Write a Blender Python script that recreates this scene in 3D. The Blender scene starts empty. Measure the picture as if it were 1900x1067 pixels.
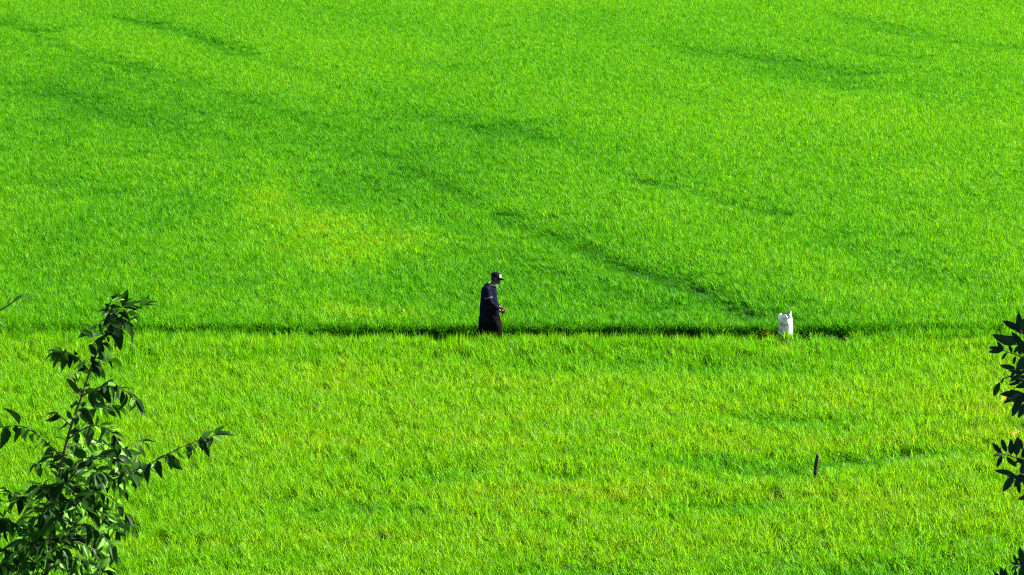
import bpy, bmesh, math, random
import numpy as np
from mathutils import Vector, Matrix, noise as mnoise

random.seed(7)
rng = np.random.default_rng(11)
R = math.radians
sc = bpy.context.scene
C = sc.collection

# ---------------------------------------------------------------- camera
FPX = 5220.0                    # focal length in pixels of the 1900 px wide photograph
TILT = R(12.4)
CAM = Vector((0.0, 0.0, 14.2))
cam_d = bpy.data.cameras.new('camera')
cam = bpy.data.objects.new('camera', cam_d)
C.objects.link(cam)
cam.location = CAM
cam.rotation_euler = (math.pi / 2 - TILT, 0, 0)
cam_d.sensor_width = 36.0
cam_d.lens = FPX / 1900.0 * 36.0
cam_d.clip_start = 0.1
cam_d.clip_end = 3000
cam_d.dof.use_dof = True
cam_d.dof.focus_distance = 58.0
cam_d.dof.aperture_fstop = 20.0
sc.camera = cam

# ---------------------------------------------------------------- sky, sun, exposure
SUN_AZ, SUN_EL = R(74), R(40)
w = bpy.data.worlds.new('World')
sc.world = w
w.use_nodes = True
nt = w.node_tree
bg = nt.nodes['Background']
sky = nt.nodes.new('ShaderNodeTexSky')
sky.sky_type = 'NISHITA'
sky.sun_disc = False
sky.sun_elevation = SUN_EL
sky.sun_rotation = SUN_AZ
nt.links.new(sky.outputs[0], bg.inputs[0])
bg.inputs[1].default_value = 0.05
sun_d = bpy.data.lights.new('sun', 'SUN')
sun_d.energy = 5.0
sun_d.angle = R(0.5)
sun_d.color = (1.0, 0.95, 0.84)
sun = bpy.data.objects.new('sun', sun_d)
C.objects.link(sun)
sdir = Vector((math.sin(SUN_AZ) * math.cos(SUN_EL), math.cos(SUN_AZ) * math.cos(SUN_EL), math.sin(SUN_EL)))
sun.rotation_euler = sdir.to_track_quat('Z', 'Y').to_euler()
sun.location = (30, 40, 60)
vs = sc.view_settings
vs.view_transform = 'Standard'
vs.look = 'None'
vs.gamma = 1.0
vs.exposure = 2.32
vs.use_curve_mapping = False
sc.render.engine = 'CYCLES'
sc.cycles.use_denoising = False
sc.cycles.max_bounces = 8
sc.cycles.diffuse_bounces = 4
sc.cycles.transmission_bounces = 6
sc.cycles.pixel_filter_type = 'BLACKMAN_HARRIS'
sc.cycles.filter_width = 1.1

# ---------------------------------------------------------------- helpers
FWD = Vector((0, math.cos(TILT), -math.sin(TILT)))
UP = Vector((0, math.sin(TILT), math.cos(TILT)))


def ray(px, py):
    return FWD + Vector((1, 0, 0)) * ((px - 950) / FPX) + UP * ((533.5 - py) / FPX)


def at(px, py, Y):
    d = ray(px, py)
    return CAM + d * (Y / d.y)


def ground_at(px, py, z=0.4):
    d = ray(px, py)
    return CAM + d * ((z - CAM.z) / d.z)


def tag(o, label=None, cat=None, group=None, kind=None):
    if label: o['label'] = label
    if cat: o['category'] = cat
    if group: o['group'] = group
    if kind: o['kind'] = kind
    return o


def link_mesh(name, me, mat=None, parent=None):
    o = bpy.data.objects.new(name, me)
    C.objects.link(o)
    if mat is not None:
        me.materials.clear()
        me.materials.append(mat)
    if parent is not None:
        o.parent = parent
    return o


def empty(name, loc, rz=0.0):
    o = bpy.data.objects.new(name, None)
    C.objects.link(o)
    o.location = loc
    o.rotation_euler = (0, 0, rz)
    o.empty_display_size = 0.2
    return o


def bm_mesh(bm, name, smooth=True):
    bmesh.ops.recalc_face_normals(bm, faces=bm.faces)
    me = bpy.data.meshes.new(name)
    bm.to_mesh(me)
    bm.free()
    if smooth:
        for p in me.polygons: p.use_smooth = True
    return me


def tube(bm, pts, radii, n=8, cap=True):
    """A tapered tube along pts."""
    pts = [Vector(p) for p in pts]
    rings = []
    ref = None
    for i, p in enumerate(pts):
        t = (pts[min(i + 1, len(pts) - 1)] - pts[max(i - 1, 0)]).normalized()
        if ref is None:
            ref = Vector((0, 0, 1)) if abs(t.z) < 0.9 else Vector((1, 0, 0))
            ref = (ref - t * ref.dot(t)).normalized()
        else:
            ref = (ref - t * ref.dot(t)).normalized()
        b = t.cross(ref)
        rings.append([bm.verts.new(p + (ref * math.cos(a) + b * math.sin(a)) * radii[i])
                      for a in (2 * math.pi * k / n for k in range(n))])
    for a, b in zip(rings, rings[1:]):
        for k in range(n):
            bm.faces.new((a[k], a[(k + 1) % n], b[(k + 1) % n], b[k]))
    if cap:
        bm.faces.new(list(reversed(rings[0])))
        bm.faces.new(rings[-1])


def smooth_path(pts, per=4):
    """Catmull-Rom through pts."""
    pts = [Vector(p) for p in pts]
    if len(pts) < 3:
        return [pts[0].lerp(pts[-1], k / per) for k in range(per + 1)]
    out = []
    for i in range(len(pts) - 1):
        p0, p1, p2, p3 = pts[max(i - 1, 0)], pts[i], pts[i + 1], pts[min(i + 2, len(pts) - 1)]
        for k in range(per):
            t = k / per
            out.append(0.5 * ((2 * p1) + (p2 - p0) * t + (2 * p0 - 5 * p1 + 4 * p2 - p3) * t * t + (3 * p1 - p0 - 3 * p2 + p3) * t ** 3))
    out.append(pts[-1])
    return out


# ---------------------------------------------------------------- materials
def new_mat(name):
    m = bpy.data.materials.new(name)
    m.use_nodes = True
    m.node_tree.nodes.clear()
    return m, m.node_tree.nodes, m.node_tree.links


def simple_mat(name, col, col2=None, rough=0.8, scale=8.0, bump=0.0, spec=0.3):
    m, N, L = new_mat(name)
    out = N.new('ShaderNodeOutputMaterial')
    p = N.new('ShaderNodeBsdfPrincipled')
    p.inputs['Roughness'].default_value = rough
    p.inputs['Specular IOR Level'].default_value = spec
    L.new(p.outputs[0], out.inputs[0])
    tc = N.new('ShaderNodeTexCoord')
    nz = N.new('ShaderNodeTexNoise')
    nz.inputs['Scale'].default_value = scale
    nz.inputs['Detail'].default_value = 6
    L.new(tc.outputs['Object'], nz.inputs['Vector'])
    rp = N.new('ShaderNodeValToRGB')
    rp.color_ramp.elements[0].position = 0.35
    rp.color_ramp.elements[1].position = 0.65
    rp.color_ramp.elements[0].color = (*col, 1)
    rp.color_ramp.elements[1].color = (*(col2 or col), 1)
    L.new(nz.outputs[0], rp.inputs[0])
    L.new(rp.outputs[0], p.inputs['Base Color'])
    if bump:
        b = N.new('ShaderNodeBump')
        b.inputs['Strength'].default_value = bump
        b.inputs['Distance'].default_value = 0.02
        L.new(nz.outputs[0], b.inputs['Height'])
        L.new(b.outputs[0], p.inputs['Normal'])
    return m


def rice_material():
    """Thin blade: diffuse + translucent + a little gloss; hue from each plant's own tint."""
    m, N, L = new_mat('rice_leaf')
    out = N.new('ShaderNodeOutputMaterial')
    at_ = N.new('ShaderNodeAttribute')
    at_.attribute_type = 'INSTANCER'
    at_.attribute_name = 'tint'
    rp = N.new('ShaderNodeValToRGB')
    e = rp.color_ramp.elements
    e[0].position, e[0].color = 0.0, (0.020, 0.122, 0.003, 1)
    e[1].position, e[1].color = 1.0, (0.200, 0.250, 0.005, 1)
    a = e.new(0.33); a.color = (0.042, 0.200, 0.002, 1)
    a = e.new(0.62); a.color = (0.100, 0.275, 0.002, 1)
    L.new(at_.outputs['Fac'], rp.inputs[0])
    va = N.new('ShaderNodeAttribute')           # each blade of a plant differs a little
    va.attribute_type = 'GEOMETRY'
    va.attribute_name = 'blade'
    hs = N.new('ShaderNodeHueSaturation')
    mr = N.new('ShaderNodeMapRange')
    mr.inputs['To Min'].default_value = 0.62
    mr.inputs['To Max'].default_value = 1.30
    L.new(va.outputs['Fac'], mr.inputs['Value'])
    L.new(mr.outputs[0], hs.inputs['Value'])
    L.new(rp.outputs[0], hs.inputs['Color'])
    df = N.new('ShaderNodeBsdfDiffuse')
    tr = N.new('ShaderNodeBsdfTranslucent')
    gl = N.new('ShaderNodeBsdfGlossy')
    gl.inputs['Roughness'].default_value = 0.42
    gl.inputs['Color'].default_value = (0.75, 0.95, 0.55, 1)
    L.new(hs.outputs[0], df.inputs['Color'])
    mul = N.new('ShaderNodeMixRGB')
    mul.blend_type = 'MULTIPLY'
    mul.inputs[0].default_value = 1.0
    mul.inputs[2].default_value = (1.5, 1.45, 0.5, 1)
    L.new(hs.outputs[0], mul.inputs[1])
    L.new(mul.outputs[0], tr.inputs['Color'])
    m1 = N.new('ShaderNodeMixShader'); m1.inputs[0].default_value = 0.5
    L.new(df.outputs[0], m1.inputs[1]); L.new(tr.outputs[0], m1.inputs[2])
    m2 = N.new('ShaderNodeMixShader'); m2.inputs[0].default_value = 0.009
    L.new(m1.outputs[0], m2.inputs[1]); L.new(gl.outputs[0], m2.inputs[2])
    L.new(m2.outputs[0], out.inputs[0])
    return m


def leaf_material(name, c0, c1, trans, gloss=0.10, rough=0.3, tmul=(1.5, 1.7, 0.7)):
    m, N, L = new_mat(name)
    out = N.new('ShaderNodeOutputMaterial')
    oi = N.new('ShaderNodeObjectInfo')
    rp = N.new('ShaderNodeValToRGB')
    rp.color_ramp.elements[0].color = (*c0, 1)
    rp.color_ramp.elements[1].color = (*c1, 1)
    ge = N.new('ShaderNodeNewGeometry')
    ad = N.new('ShaderNodeMath'); ad.operation = 'ADD'
    fr = N.new('ShaderNodeMath'); fr.operation = 'FRACT'
    L.new(oi.outputs['Random'], ad.inputs[0])
    L.new(ge.outputs['Random Per Island'], ad.inputs[1])
    L.new(ad.outputs[0], fr.inputs[0])
    L.new(fr.outputs[0], rp.inputs[0])
    df = N.new('ShaderNodeBsdfDiffuse')
    tr = N.new('ShaderNodeBsdfTranslucent')
    gl = N.new('ShaderNodeBsdfGlossy')
    gl.inputs['Roughness'].default_value = rough
    mul = N.new('ShaderNodeMixRGB'); mul.blend_type = 'MULTIPLY'; mul.inputs[0].default_value = 1
    mul.inputs[2].default_value = (*tmul, 1)
    L.new(rp.outputs[0], df.inputs[0]); L.new(rp.outputs[0], mul.inputs[1]); L.new(mul.outputs[0], tr.inputs[0])
    m1 = N.new('ShaderNodeMixShader'); m1.inputs[0].default_value = trans
    L.new(df.outputs[0], m1.inputs[1]); L.new(tr.outputs[0], m1.inputs[2])
    fz = N.new('ShaderNodeFresnel'); fz.inputs[0].default_value = 1.4
    fm = N.new('ShaderNodeMath'); fm.operation = 'MULTIPLY_ADD'
    fm.inputs[1].default_value = 0.035; fm.inputs[2].default_value = gloss * 0.4
    L.new(fz.outputs[0], fm.inputs[0])
    m2 = N.new('ShaderNodeMixShader')
    L.new(fm.outputs[0], m2.inputs[0])
    L.new(m1.outputs[0], m2.inputs[1]); L.new(gl.outputs[0], m2.inputs[2])
    L.new(m2.outputs[0], out.inputs[0])
    return m


M_rice = rice_material()
M_soil = simple_mat('paddy_soil', (0.010, 0.016, 0.007), (0.018, 0.026, 0.010), 0.7, 3.0, 0.5)
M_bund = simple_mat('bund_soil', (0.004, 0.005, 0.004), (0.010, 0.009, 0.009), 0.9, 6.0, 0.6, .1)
M_hill = simple_mat('hillside_grass', (0.030, 0.070, 0.010), (0.060, 0.110, 0.015), 0.9, 2.0, 0.6)
M_far = simple_mat('far_fields', (0.040, 0.120, 0.010), (0.070, 0.150, 0.012), 0.9, 0.3, 0.3)
M_bark = simple_mat('green_bark', (0.035, 0.045, 0.018), (0.060, 0.060, 0.030), 0.7, 14, 0.3)
M_darkbark = simple_mat('dark_bark', (0.020, 0.016, 0.012), (0.040, 0.030, 0.022), 0.8, 14, 0.3)
M_leaf = leaf_material('shrub_leaf', (0.003, 0.010, 0.004), (0.016, 0.046, 0.008), 0.22, 0.004, 0.33, (3.2, 4.5, .9))
M_sunlit = leaf_material('sunlit_leaf', (0.05, 0.15, 0.012), (0.18, 0.38, 0.06), 0.45, 0.02, 0.4)  # paler copy of the shrub leaf, its sunlit look put into the colour
M_darkleaf = leaf_material('dark_leaf', (0.005, 0.017, 0.010), (0.009, 0.028, 0.014), 0.03, 0.006, 0.45)
M_slender = leaf_material('slender_leaf', (0.020, 0.075, 0.016), (0.035, 0.11, 0.020), 0.25, 0.05, 0.5)
M_straw = leaf_material('straw', (0.22, 0.17, 0.08), (0.28, 0.22, 0.10), 0.1, 0.02, 0.6)
M_yellow = leaf_material('yellow_leaf', (0.55, 0.36, 0.05), (0.60, 0.40, 0.08), 0.3, 0.03, 0.5)


# ---------------------------------------------------------------- noise for the crop
def vnoise(x, y, cell, seed):
    r = np.random.default_rng(seed)
    T = r.random((256, 256))
    u, v = x / cell, y / cell
    i, j = np.floor(u).astype(int), np.floor(v).astype(int)
    fu, fv = u - i, v - j
    fu, fv = fu * fu * (3 - 2 * fu), fv * fv * (3 - 2 * fv)
    a = T[i % 256, j % 256]; b = T[(i + 1) % 256, j % 256]
    c = T[i % 256, (j + 1) % 256]; d = T[(i + 1) % 256, (j + 1) % 256]
    return (a * (1 - fu) + b * fu) * (1 - fv) + (c * (1 - fu) + d * fu) * fv - 0.5


def seg_dist(x, y, pts):
    best = np.full(x.shape, 1e9)
    for (ax, ay), (bx, by) in zip(pts, pts[1:]):
        dx, dy = bx - ax, by - ay
        L2 = dx * dx + dy * dy + 1e-9
        t = np.clip(((x - ax) * dx + (y - ay) * dy) / L2, 0, 1)
        best = np.minimum(best, np.hypot(x - ax - t * dx, y - ay - t * dy))
    return best


# ---------------------------------------------------------------- setting: ground sheets
FAR_Z = 0.25                            # the far field lies a step higher
EDGE_NEAR, EDGE_FAR = 58.12, 58.98      # the crop stops at the two sides of the bund


def grid_mesh(name, x0, x1, y0, y1, nx, ny, zf):
    xs, ys = np.linspace(x0, x1, nx), np.linspace(y0, y1, ny)
    v = [(x, y, zf(x, y)) for y in ys for x in xs]
    f = [(j * nx + i, j * nx + i + 1, (j + 1) * nx + i + 1, (j + 1) * nx + i) for j in range(ny - 1) for i in range(nx - 1)]
    me = bpy.data.meshes.new(name)
    me.from_pydata(v, [], f)
    for p in me.polygons: p.use_smooth = True
    return me


tag(link_mesh('ground', grid_mesh('ground', -1500, 1500, -400, 2600, 40, 40, lambda x, y: -0.06), M_far), kind='structure')
tag(link_mesh('upper_paddy_soil', grid_mesh('upper_paddy_soil', -60, 60, 59.05, 160, 60, 50,
    lambda x, y: FAR_Z - .01 + 0.02 * mnoise.noise(Vector((x * .3, y * .3, 0)))), M_soil), kind='structure')
tag(link_mesh('paddy_soil', grid_mesh('paddy_soil', -60, 60, 24, 58.6, 60, 60,
    lambda x, y: 0.02 * mnoise.noise(Vector((x * .3, y * .3, 0)))), M_soil), kind='structure')


def hill_z(x, y):
    z = 12.4 - 0.455 * y
    if y < 0: z = 12.4 + 0.05 * -y
    return max(z, -0.3) + 0.12 * mnoise.noise(Vector((x * .5, y * .5, 3)))


tag(link_mesh('hillside', grid_mesh('hillside', -60, 60, -30, 28.5, 90, 60, hill_z), M_hill), kind='structure')


def bund_z(x, y):
    """Trodden path, then the muddy bank up to the higher field."""
    q = mnoise.noise(Vector((x * 1.1, 0, 7))); q2 = mnoise.noise(Vector((x * 4.3, 0, 2)))
    yb = 58.90 + 0.07 * q + .03 * q2
    t = min(1, max(0, (y - yb) / 0.10))
    top = FAR_Z + 0.03 + 0.035 * mnoise.noise(Vector((x * 2.3, 2, 1))) + .03 * q2
    path = 0.10 + 0.03 * mnoise.noise(Vector((x * 2.3, y * 4, 1))) + 0.02 * mnoise.noise(Vector((x * 7, y * 7, 5)))
    path += 0.14 * math.exp(-((x - 5.78) / .32) ** 2)      # the sack stands on a hump of the path
    path -= 0.25 * max(0, (58.15 - y) / .25)
    for bx, bw, bh in ((-1.75, 0.45, 0.035), (-1.2, 0.25, 0.02)):
        top += bh * math.exp(-((x - bx) / bw) ** 2)
    if y > 59.02: top += (FAR_Z - .03 - top) * min(1, (y - 59.02) / .12)
    t = t * t * (3 - 2 * t)
    return path + (top - path) * t + (.02 * mnoise.noise(Vector((x * 9, y * 5, top * 4))) if 0 < t < 1 else 0)


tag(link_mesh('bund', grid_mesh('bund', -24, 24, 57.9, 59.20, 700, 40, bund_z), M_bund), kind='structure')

# ---------------------------------------------------------------- rice plants


def blade_geo(V, F, A, base, az, length, lean, bend, width, aval, twist):
    segs = 4
    p = Vector(base)
    ang = lean
    d = Vector((math.cos(az), math.sin(az), 0))
    side = Vector((-math.sin(az + twist), math.cos(az + twist), 0))
    i0 = len(V)
    for k in range(segs + 1):
        t = k / segs
        wd = width * (0.75 + 0.5 * t if t < .5 else 1.0) * (1 - t ** 2.2)
        if k == segs:
            V.append(tuple(p)); A.append(aval)
        else:
            V.append(tuple(p - side * wd * .5)); V.append(tuple(p + side * wd * .5)); A.extend((aval, aval))
        step = length / segs
        p = p + (d * math.sin(ang) + Vector((0, 0, 1)) * math.cos(ang)) * step
        ang += bend / segs
    for k in range(segs - 1):
        a = i0 + 2 * k
        F.append((a, a + 1, a + 3, a + 2))
    a = i0 + 2 * (segs - 1)
    F.append((a, a + 1, a + 2))


def make_tuft(i, r, nb, h0, h1, lean, bend, wd):
    rr = random.Random(100 + i)
    V, F, A = [], [], []
    for k in range(nb):
        a = rr.uniform(0, 6.283)
        q = r * math.sqrt(rr.random())
        blade_geo(V, F, A, (q * math.cos(a), q * math.sin(a), -0.02), rr.uniform(0, 6.283), rr.uniform(h0, h1),
                  abs(rr.gauss(0.03, lean)), rr.uniform(0.1, 1) * bend, rr.uniform(.8, 1.25) * wd, rr.random(), rr.uniform(-.7, .7))
    me = bpy.data.meshes.new('rice_tuft')
    me.from_pydata(V, [], F)
    at_ = me.attributes.new('blade', 'FLOAT', 'POINT')
    at_.data.foreach_set('value', A)
    me.materials.append(M_rice)
    for p in me.polygons: p.use_smooth = True
    return me


tuft_col = bpy.data.collections.new('rice_tufts')
for i in range(8):
    me = make_tuft(i, 0.075, 15, 0.30, 0.40, 0.20, 1.9, 0.0145)
    o = bpy.data.objects.new('rice_tuft_%d' % i, me)
    tuft_col.objects.link(o)


def scatter_object(name, xyz, scale, rotz, tilt, tint, idx):
    """One crop object: points with their own attributes, a tuft instanced on each."""
    n = len(xyz)
    me = bpy.data.meshes.new(name)
    me.vertices.add(n)
    me.vertices.foreach_set('co', np.ascontiguousarray(xyz, dtype=np.float32).ravel())
    def fa(nm, ty, arr, key):
        a = me.attributes.new(nm, ty, 'POINT')
        a.data.foreach_set(key, np.ascontiguousarray(arr).ravel())
    fa('scl', 'FLOAT_VECTOR', scale.astype(np.float32), 'vector')
    fa('rot', 'FLOAT_VECTOR', np.stack([tilt[:, 0], tilt[:, 1], rotz], 1).astype(np.float32), 'vector')
    fa('tint', 'FLOAT', tint.astype(np.float32), 'value')
    fa('idx', 'INT', idx.astype(np.int32), 'value')
    o = link_mesh(name, me, M_rice)
    ng = bpy.data.node_groups.new(name + '_nodes', 'GeometryNodeTree')
    ng.interface.new_socket('Geometry', in_out='INPUT', socket_type='NodeSocketGeometry')
    ng.interface.new_socket('Geometry', in_out='OUTPUT', socket_type='NodeSocketGeometry')
    N, L = ng.nodes, ng.links
    gi, go = N.new('NodeGroupInput'), N.new('NodeGroupOutput')
    ip = N.new('GeometryNodeInstanceOnPoints')
    ci = N.new('GeometryNodeCollectionInfo')
    ci.inputs['Collection'].default_value = tuft_col
    ci.inputs['Separate Children'].default_value = True
    ci.inputs['Reset Children'].default_value = True
    L.new(gi.outputs[0], ip.inputs['Points'])
    L.new(ci.outputs[0], ip.inputs['Instance'])
    ip.inputs['Pick Instance'].default_value = True
    def na(nm, ty):
        x = N.new('GeometryNodeInputNamedAttribute')
        x.data_type = ty
        x.inputs['Name'].default_value = nm
        return x.outputs['Attribute']
    L.new(na('idx', 'INT'), ip.inputs['Instance Index'])
    L.new(na('scl', 'FLOAT_VECTOR'), ip.inputs['Scale'])
    L.new(na('rot', 'FLOAT_VECTOR'), ip.inputs['Rotation'])
    L.new(ip.outputs[0], go.inputs[0])
    md = o.modifiers.new('scatter', 'NODES')
    md.node_group = ng
    return o


# wheel and foot tracks where the crop stands thin, tinted darker to deepen their shade (traced on the ground from the photograph)
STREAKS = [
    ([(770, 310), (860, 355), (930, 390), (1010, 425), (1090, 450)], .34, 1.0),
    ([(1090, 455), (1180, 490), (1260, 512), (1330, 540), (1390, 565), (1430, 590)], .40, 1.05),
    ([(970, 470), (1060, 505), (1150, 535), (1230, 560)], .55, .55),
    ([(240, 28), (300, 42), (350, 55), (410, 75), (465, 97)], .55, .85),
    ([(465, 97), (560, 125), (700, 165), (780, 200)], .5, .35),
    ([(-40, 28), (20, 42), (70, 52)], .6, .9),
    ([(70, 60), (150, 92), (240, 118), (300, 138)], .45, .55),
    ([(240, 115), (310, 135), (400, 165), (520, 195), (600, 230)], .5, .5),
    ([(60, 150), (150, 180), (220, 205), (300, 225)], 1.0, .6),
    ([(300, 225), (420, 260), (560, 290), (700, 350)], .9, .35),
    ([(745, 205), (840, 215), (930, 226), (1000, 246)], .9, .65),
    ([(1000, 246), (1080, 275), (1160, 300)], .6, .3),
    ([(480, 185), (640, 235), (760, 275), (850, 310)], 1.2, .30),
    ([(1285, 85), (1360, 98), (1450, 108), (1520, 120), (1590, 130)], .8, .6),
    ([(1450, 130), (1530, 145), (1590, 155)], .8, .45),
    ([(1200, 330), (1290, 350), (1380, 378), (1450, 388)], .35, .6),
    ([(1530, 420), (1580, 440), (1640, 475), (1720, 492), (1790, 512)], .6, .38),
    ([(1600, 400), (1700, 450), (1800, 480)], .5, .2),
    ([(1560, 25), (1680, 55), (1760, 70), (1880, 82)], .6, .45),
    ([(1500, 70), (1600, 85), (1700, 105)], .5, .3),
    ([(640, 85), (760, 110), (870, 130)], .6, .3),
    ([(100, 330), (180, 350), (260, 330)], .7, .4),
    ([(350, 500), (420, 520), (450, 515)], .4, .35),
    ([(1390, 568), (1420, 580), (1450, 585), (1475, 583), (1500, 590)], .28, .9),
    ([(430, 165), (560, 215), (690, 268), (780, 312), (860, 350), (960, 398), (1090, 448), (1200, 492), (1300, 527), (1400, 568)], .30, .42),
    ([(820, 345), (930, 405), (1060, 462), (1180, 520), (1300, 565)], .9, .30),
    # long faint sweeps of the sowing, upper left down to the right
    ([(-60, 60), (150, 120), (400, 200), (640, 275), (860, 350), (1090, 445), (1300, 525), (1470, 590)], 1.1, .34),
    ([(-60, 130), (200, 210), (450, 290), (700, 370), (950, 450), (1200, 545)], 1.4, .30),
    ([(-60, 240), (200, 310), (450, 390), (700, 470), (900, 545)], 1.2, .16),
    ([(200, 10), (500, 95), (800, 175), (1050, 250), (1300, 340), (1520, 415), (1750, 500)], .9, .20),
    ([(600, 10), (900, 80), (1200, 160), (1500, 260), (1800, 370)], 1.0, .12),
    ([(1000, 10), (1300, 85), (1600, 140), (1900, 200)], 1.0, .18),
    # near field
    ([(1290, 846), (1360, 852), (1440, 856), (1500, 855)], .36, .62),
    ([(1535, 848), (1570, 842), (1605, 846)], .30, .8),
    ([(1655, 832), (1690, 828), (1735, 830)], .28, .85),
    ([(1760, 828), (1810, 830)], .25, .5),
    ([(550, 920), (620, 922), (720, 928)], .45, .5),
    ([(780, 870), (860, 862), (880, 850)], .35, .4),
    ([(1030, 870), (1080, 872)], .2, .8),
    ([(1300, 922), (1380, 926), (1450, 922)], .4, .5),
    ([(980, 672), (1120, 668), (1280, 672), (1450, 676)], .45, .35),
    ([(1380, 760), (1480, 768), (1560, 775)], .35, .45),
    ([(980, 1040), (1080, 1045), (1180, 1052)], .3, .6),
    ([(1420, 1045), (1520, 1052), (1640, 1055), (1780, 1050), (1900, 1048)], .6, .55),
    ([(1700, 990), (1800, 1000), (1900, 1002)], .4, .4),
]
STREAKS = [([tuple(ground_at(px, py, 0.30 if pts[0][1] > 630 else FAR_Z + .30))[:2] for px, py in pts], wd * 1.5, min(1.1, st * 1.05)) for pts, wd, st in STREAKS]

# patches whose plants are yellower (+) or deeper green (-): x, y, half width, half height in the photograph, amount
PATCHES = [
    (495, 350, 65, 50, .20), (630, 410, 140, 34, .26), (560, 390, 90, 40, .08), (630, 468, 80, 24, .20), (760, 430, 80, 24, .12),
    (690, 562, 110, 10, .26), (615, 552, 25, 14, .14), (330, 325, 50, 18, .12), (340, 420, 60, 30, .06),
    (380, 690, 90, 25, .10), (640, 680, 120, 30, .10), (300, 760, 120, 40, .06), (1600, 700, 120, 25, .06), (1230, 680, 60, 15, .08),
    (1460, 612, 35, 8, .3), (930, 612, 35, 6, .12),
    (1540, 265, 110, 20, .10), (1720, 310, 90, 20, .10), (1870, 420, 60, 90, .05), (1850, 720, 80, 100, .06),
    (100, 200, 220, 90, -.11), (250, 400, 220, 120, -.07), (720, 320, 250, 90, -.09), (400, 160, 200, 50, -.06), (1100, 540, 320, 50, -.09), (900, 240, 160, 40, -.06), (1480, 125, 200, 30, -.06),
    (150, 520, 260, 70, -.04), (700, 520, 300, 40, -.02),
    (1200, 650, 300, 28, -.11), (1250, 625, 700, 10, -.06), (1640, 1040, 320, 40, -.16), (900, 690, 420, 12, .07), (1300, 740, 520, 14, .05), (700, 800, 500, 14, .05), (1150, 895, 600, 14, .07), (900, 975, 500, 16, .06), (600, 640, 380, 14, -.07), (1000, 770, 300, 10, -.06), (650, 860, 260, 10, -.05), (1500, 960, 280, 10, -.05), (1000, 1045, 160, 28, -.08), (1450, 850, 220, 30, -.10),
    (680, 925, 120, 18, -.08), (1400, 925, 90, 16, -.10), (1470, 770, 80, 18, -.09), (1090, 800, 110, 30, -.05), (460, 725, 100, 20, -.08),
    (350, 900, 60, 50, -.06), (950, 950, 260, 16, -.04), (1290, 830, 120, 14, -.06), (1180, 770, 160, 18, -.03),
]
PG = []
for px, py, hw, hh, amt in PATCHES:
    zc = .4 if py > 620 else FAR_Z + .4
    c, l, t = ground_at(px, py, zc), ground_at(px + hw, py, zc), ground_at(px, py - hh, zc)
    PG.append((c.x, c.y, l.x - c.x, max(t.y - c.y, .05), amt))


def crop(x, y, near):
    n = len(x)
    wob = 0.20 * vnoise(x, y, .35, 5) + 0.5 * vnoise(x, y, 1.3, 6)
    S = np.zeros(n)
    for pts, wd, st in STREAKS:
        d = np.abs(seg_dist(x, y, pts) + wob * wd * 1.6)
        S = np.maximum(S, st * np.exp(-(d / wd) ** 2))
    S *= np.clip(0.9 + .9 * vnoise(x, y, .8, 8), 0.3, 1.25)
    # clumps, shallow swells of the canopy and tall or short plants
    h = 1 + 0.16 * vnoise(x, y, .25, 21) + 0.14 * vnoise(x, y, 1.7, 22) + 0.16 * vnoise(x, y, 6.0, 23)
    h *= rng.normal(1, .07, n)
    h *= np.clip(1 - 0.62 * S, .25, 1.5)
    if near: h *= 1 + (.42 + .7 * vnoise(x, y, .25, 71) + .3 * vnoise(x, y, 1.1, 72)) * np.exp(-((y - EDGE_NEAR) / 1.3) ** 2)
    if near: h *= 1 - .12 * np.exp(-((x - STAKE.x) / .16) ** 2 - ((y - STAKE.y + .45) / .5) ** 2)
    if near: h *= 0.98
    tint = 0.465 + 0.10 * vnoise(x, y, .25, 31) + 0.06 * vnoise(x, y, 2.2, 32) + 0.14 * vnoise(x, y, 8, 33)
    tint += rng.normal(0, .075 if near else .12, n)
    tint -= 0.31 * S  # deeper green paints extra shade into the tracks
    if near: tint += 0.175 + 0.10 * vnoise(x * .25, y, .8, 35)
    for cx, cy, rx, ry, amt in PG:
        q = ((x - cx) / rx) ** 2 + ((y - cy) / ry) ** 2
        tint += amt * np.exp(-q * 1.1) * np.clip(1 + 1.2 * vnoise(x, y, .7, 41), 0, 2)
    keep = rng.random(n) > np.clip(0.18 * S, 0, .4)
    xyz = np.stack([x, y, np.full(n, -.0 if near else FAR_Z)], 1)
    wsc = np.clip(rng.normal(1.0, .1, n), .7, 1.3)
    scl = np.stack([wsc, wsc, np.clip(h, .2, 1.7)], 1)
    tilt = rng.normal(0, .10, (n, 2))
    return [a[keep] for a in (xyz, scl, rng.random(n) * 6.283, tilt, np.clip(tint, 0, 1), rng.integers(0, 8, n))]


def points(y0, y1, dens):
    hw = 0.195 * y1 + 4
    n = int(2 * hw * (y1 - y0) * dens)
    x, y = rng.uniform(-hw, hw, n), rng.uniform(y0, y1, n)
    k = np.abs(x) < 0.195 * y + 4
    return x[k], y[k]


def fringe(x):
    return 0.10 * np.sin(x * 1.1) + 0.22 * vnoise(x, x * 0 + 3.3, .5, 51) + 0.25 * vnoise(x, x * 0 + 9.3, 2.1, 52)


DENS = 76
sk = STAKE = ground_at(1511, 873, .28)
x, y = points(EDGE_FAR - .15, 141, DENS)
k = y > EDGE_FAR + fringe(x) * .8
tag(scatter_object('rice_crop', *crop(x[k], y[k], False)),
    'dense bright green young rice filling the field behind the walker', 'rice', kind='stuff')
x, y = points(31, EDGE_NEAR + .15, DENS)
x = np.concatenate([x, rng.uniform(-15, 15, 1500)]); y = np.concatenate([y, 58.16 - np.abs(rng.normal(0, .32, 1500))])   # a fuller last row
k = y < EDGE_NEAR + 0.12 * fringe(x + 40) * .4
# keep a small hollow round the stake
k &= np.hypot(x - sk.x, y - sk.y) > .06
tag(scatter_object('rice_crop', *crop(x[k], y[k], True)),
    'yellower green young rice filling the near field in front of the walker', 'rice', kind='stuff')

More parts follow.
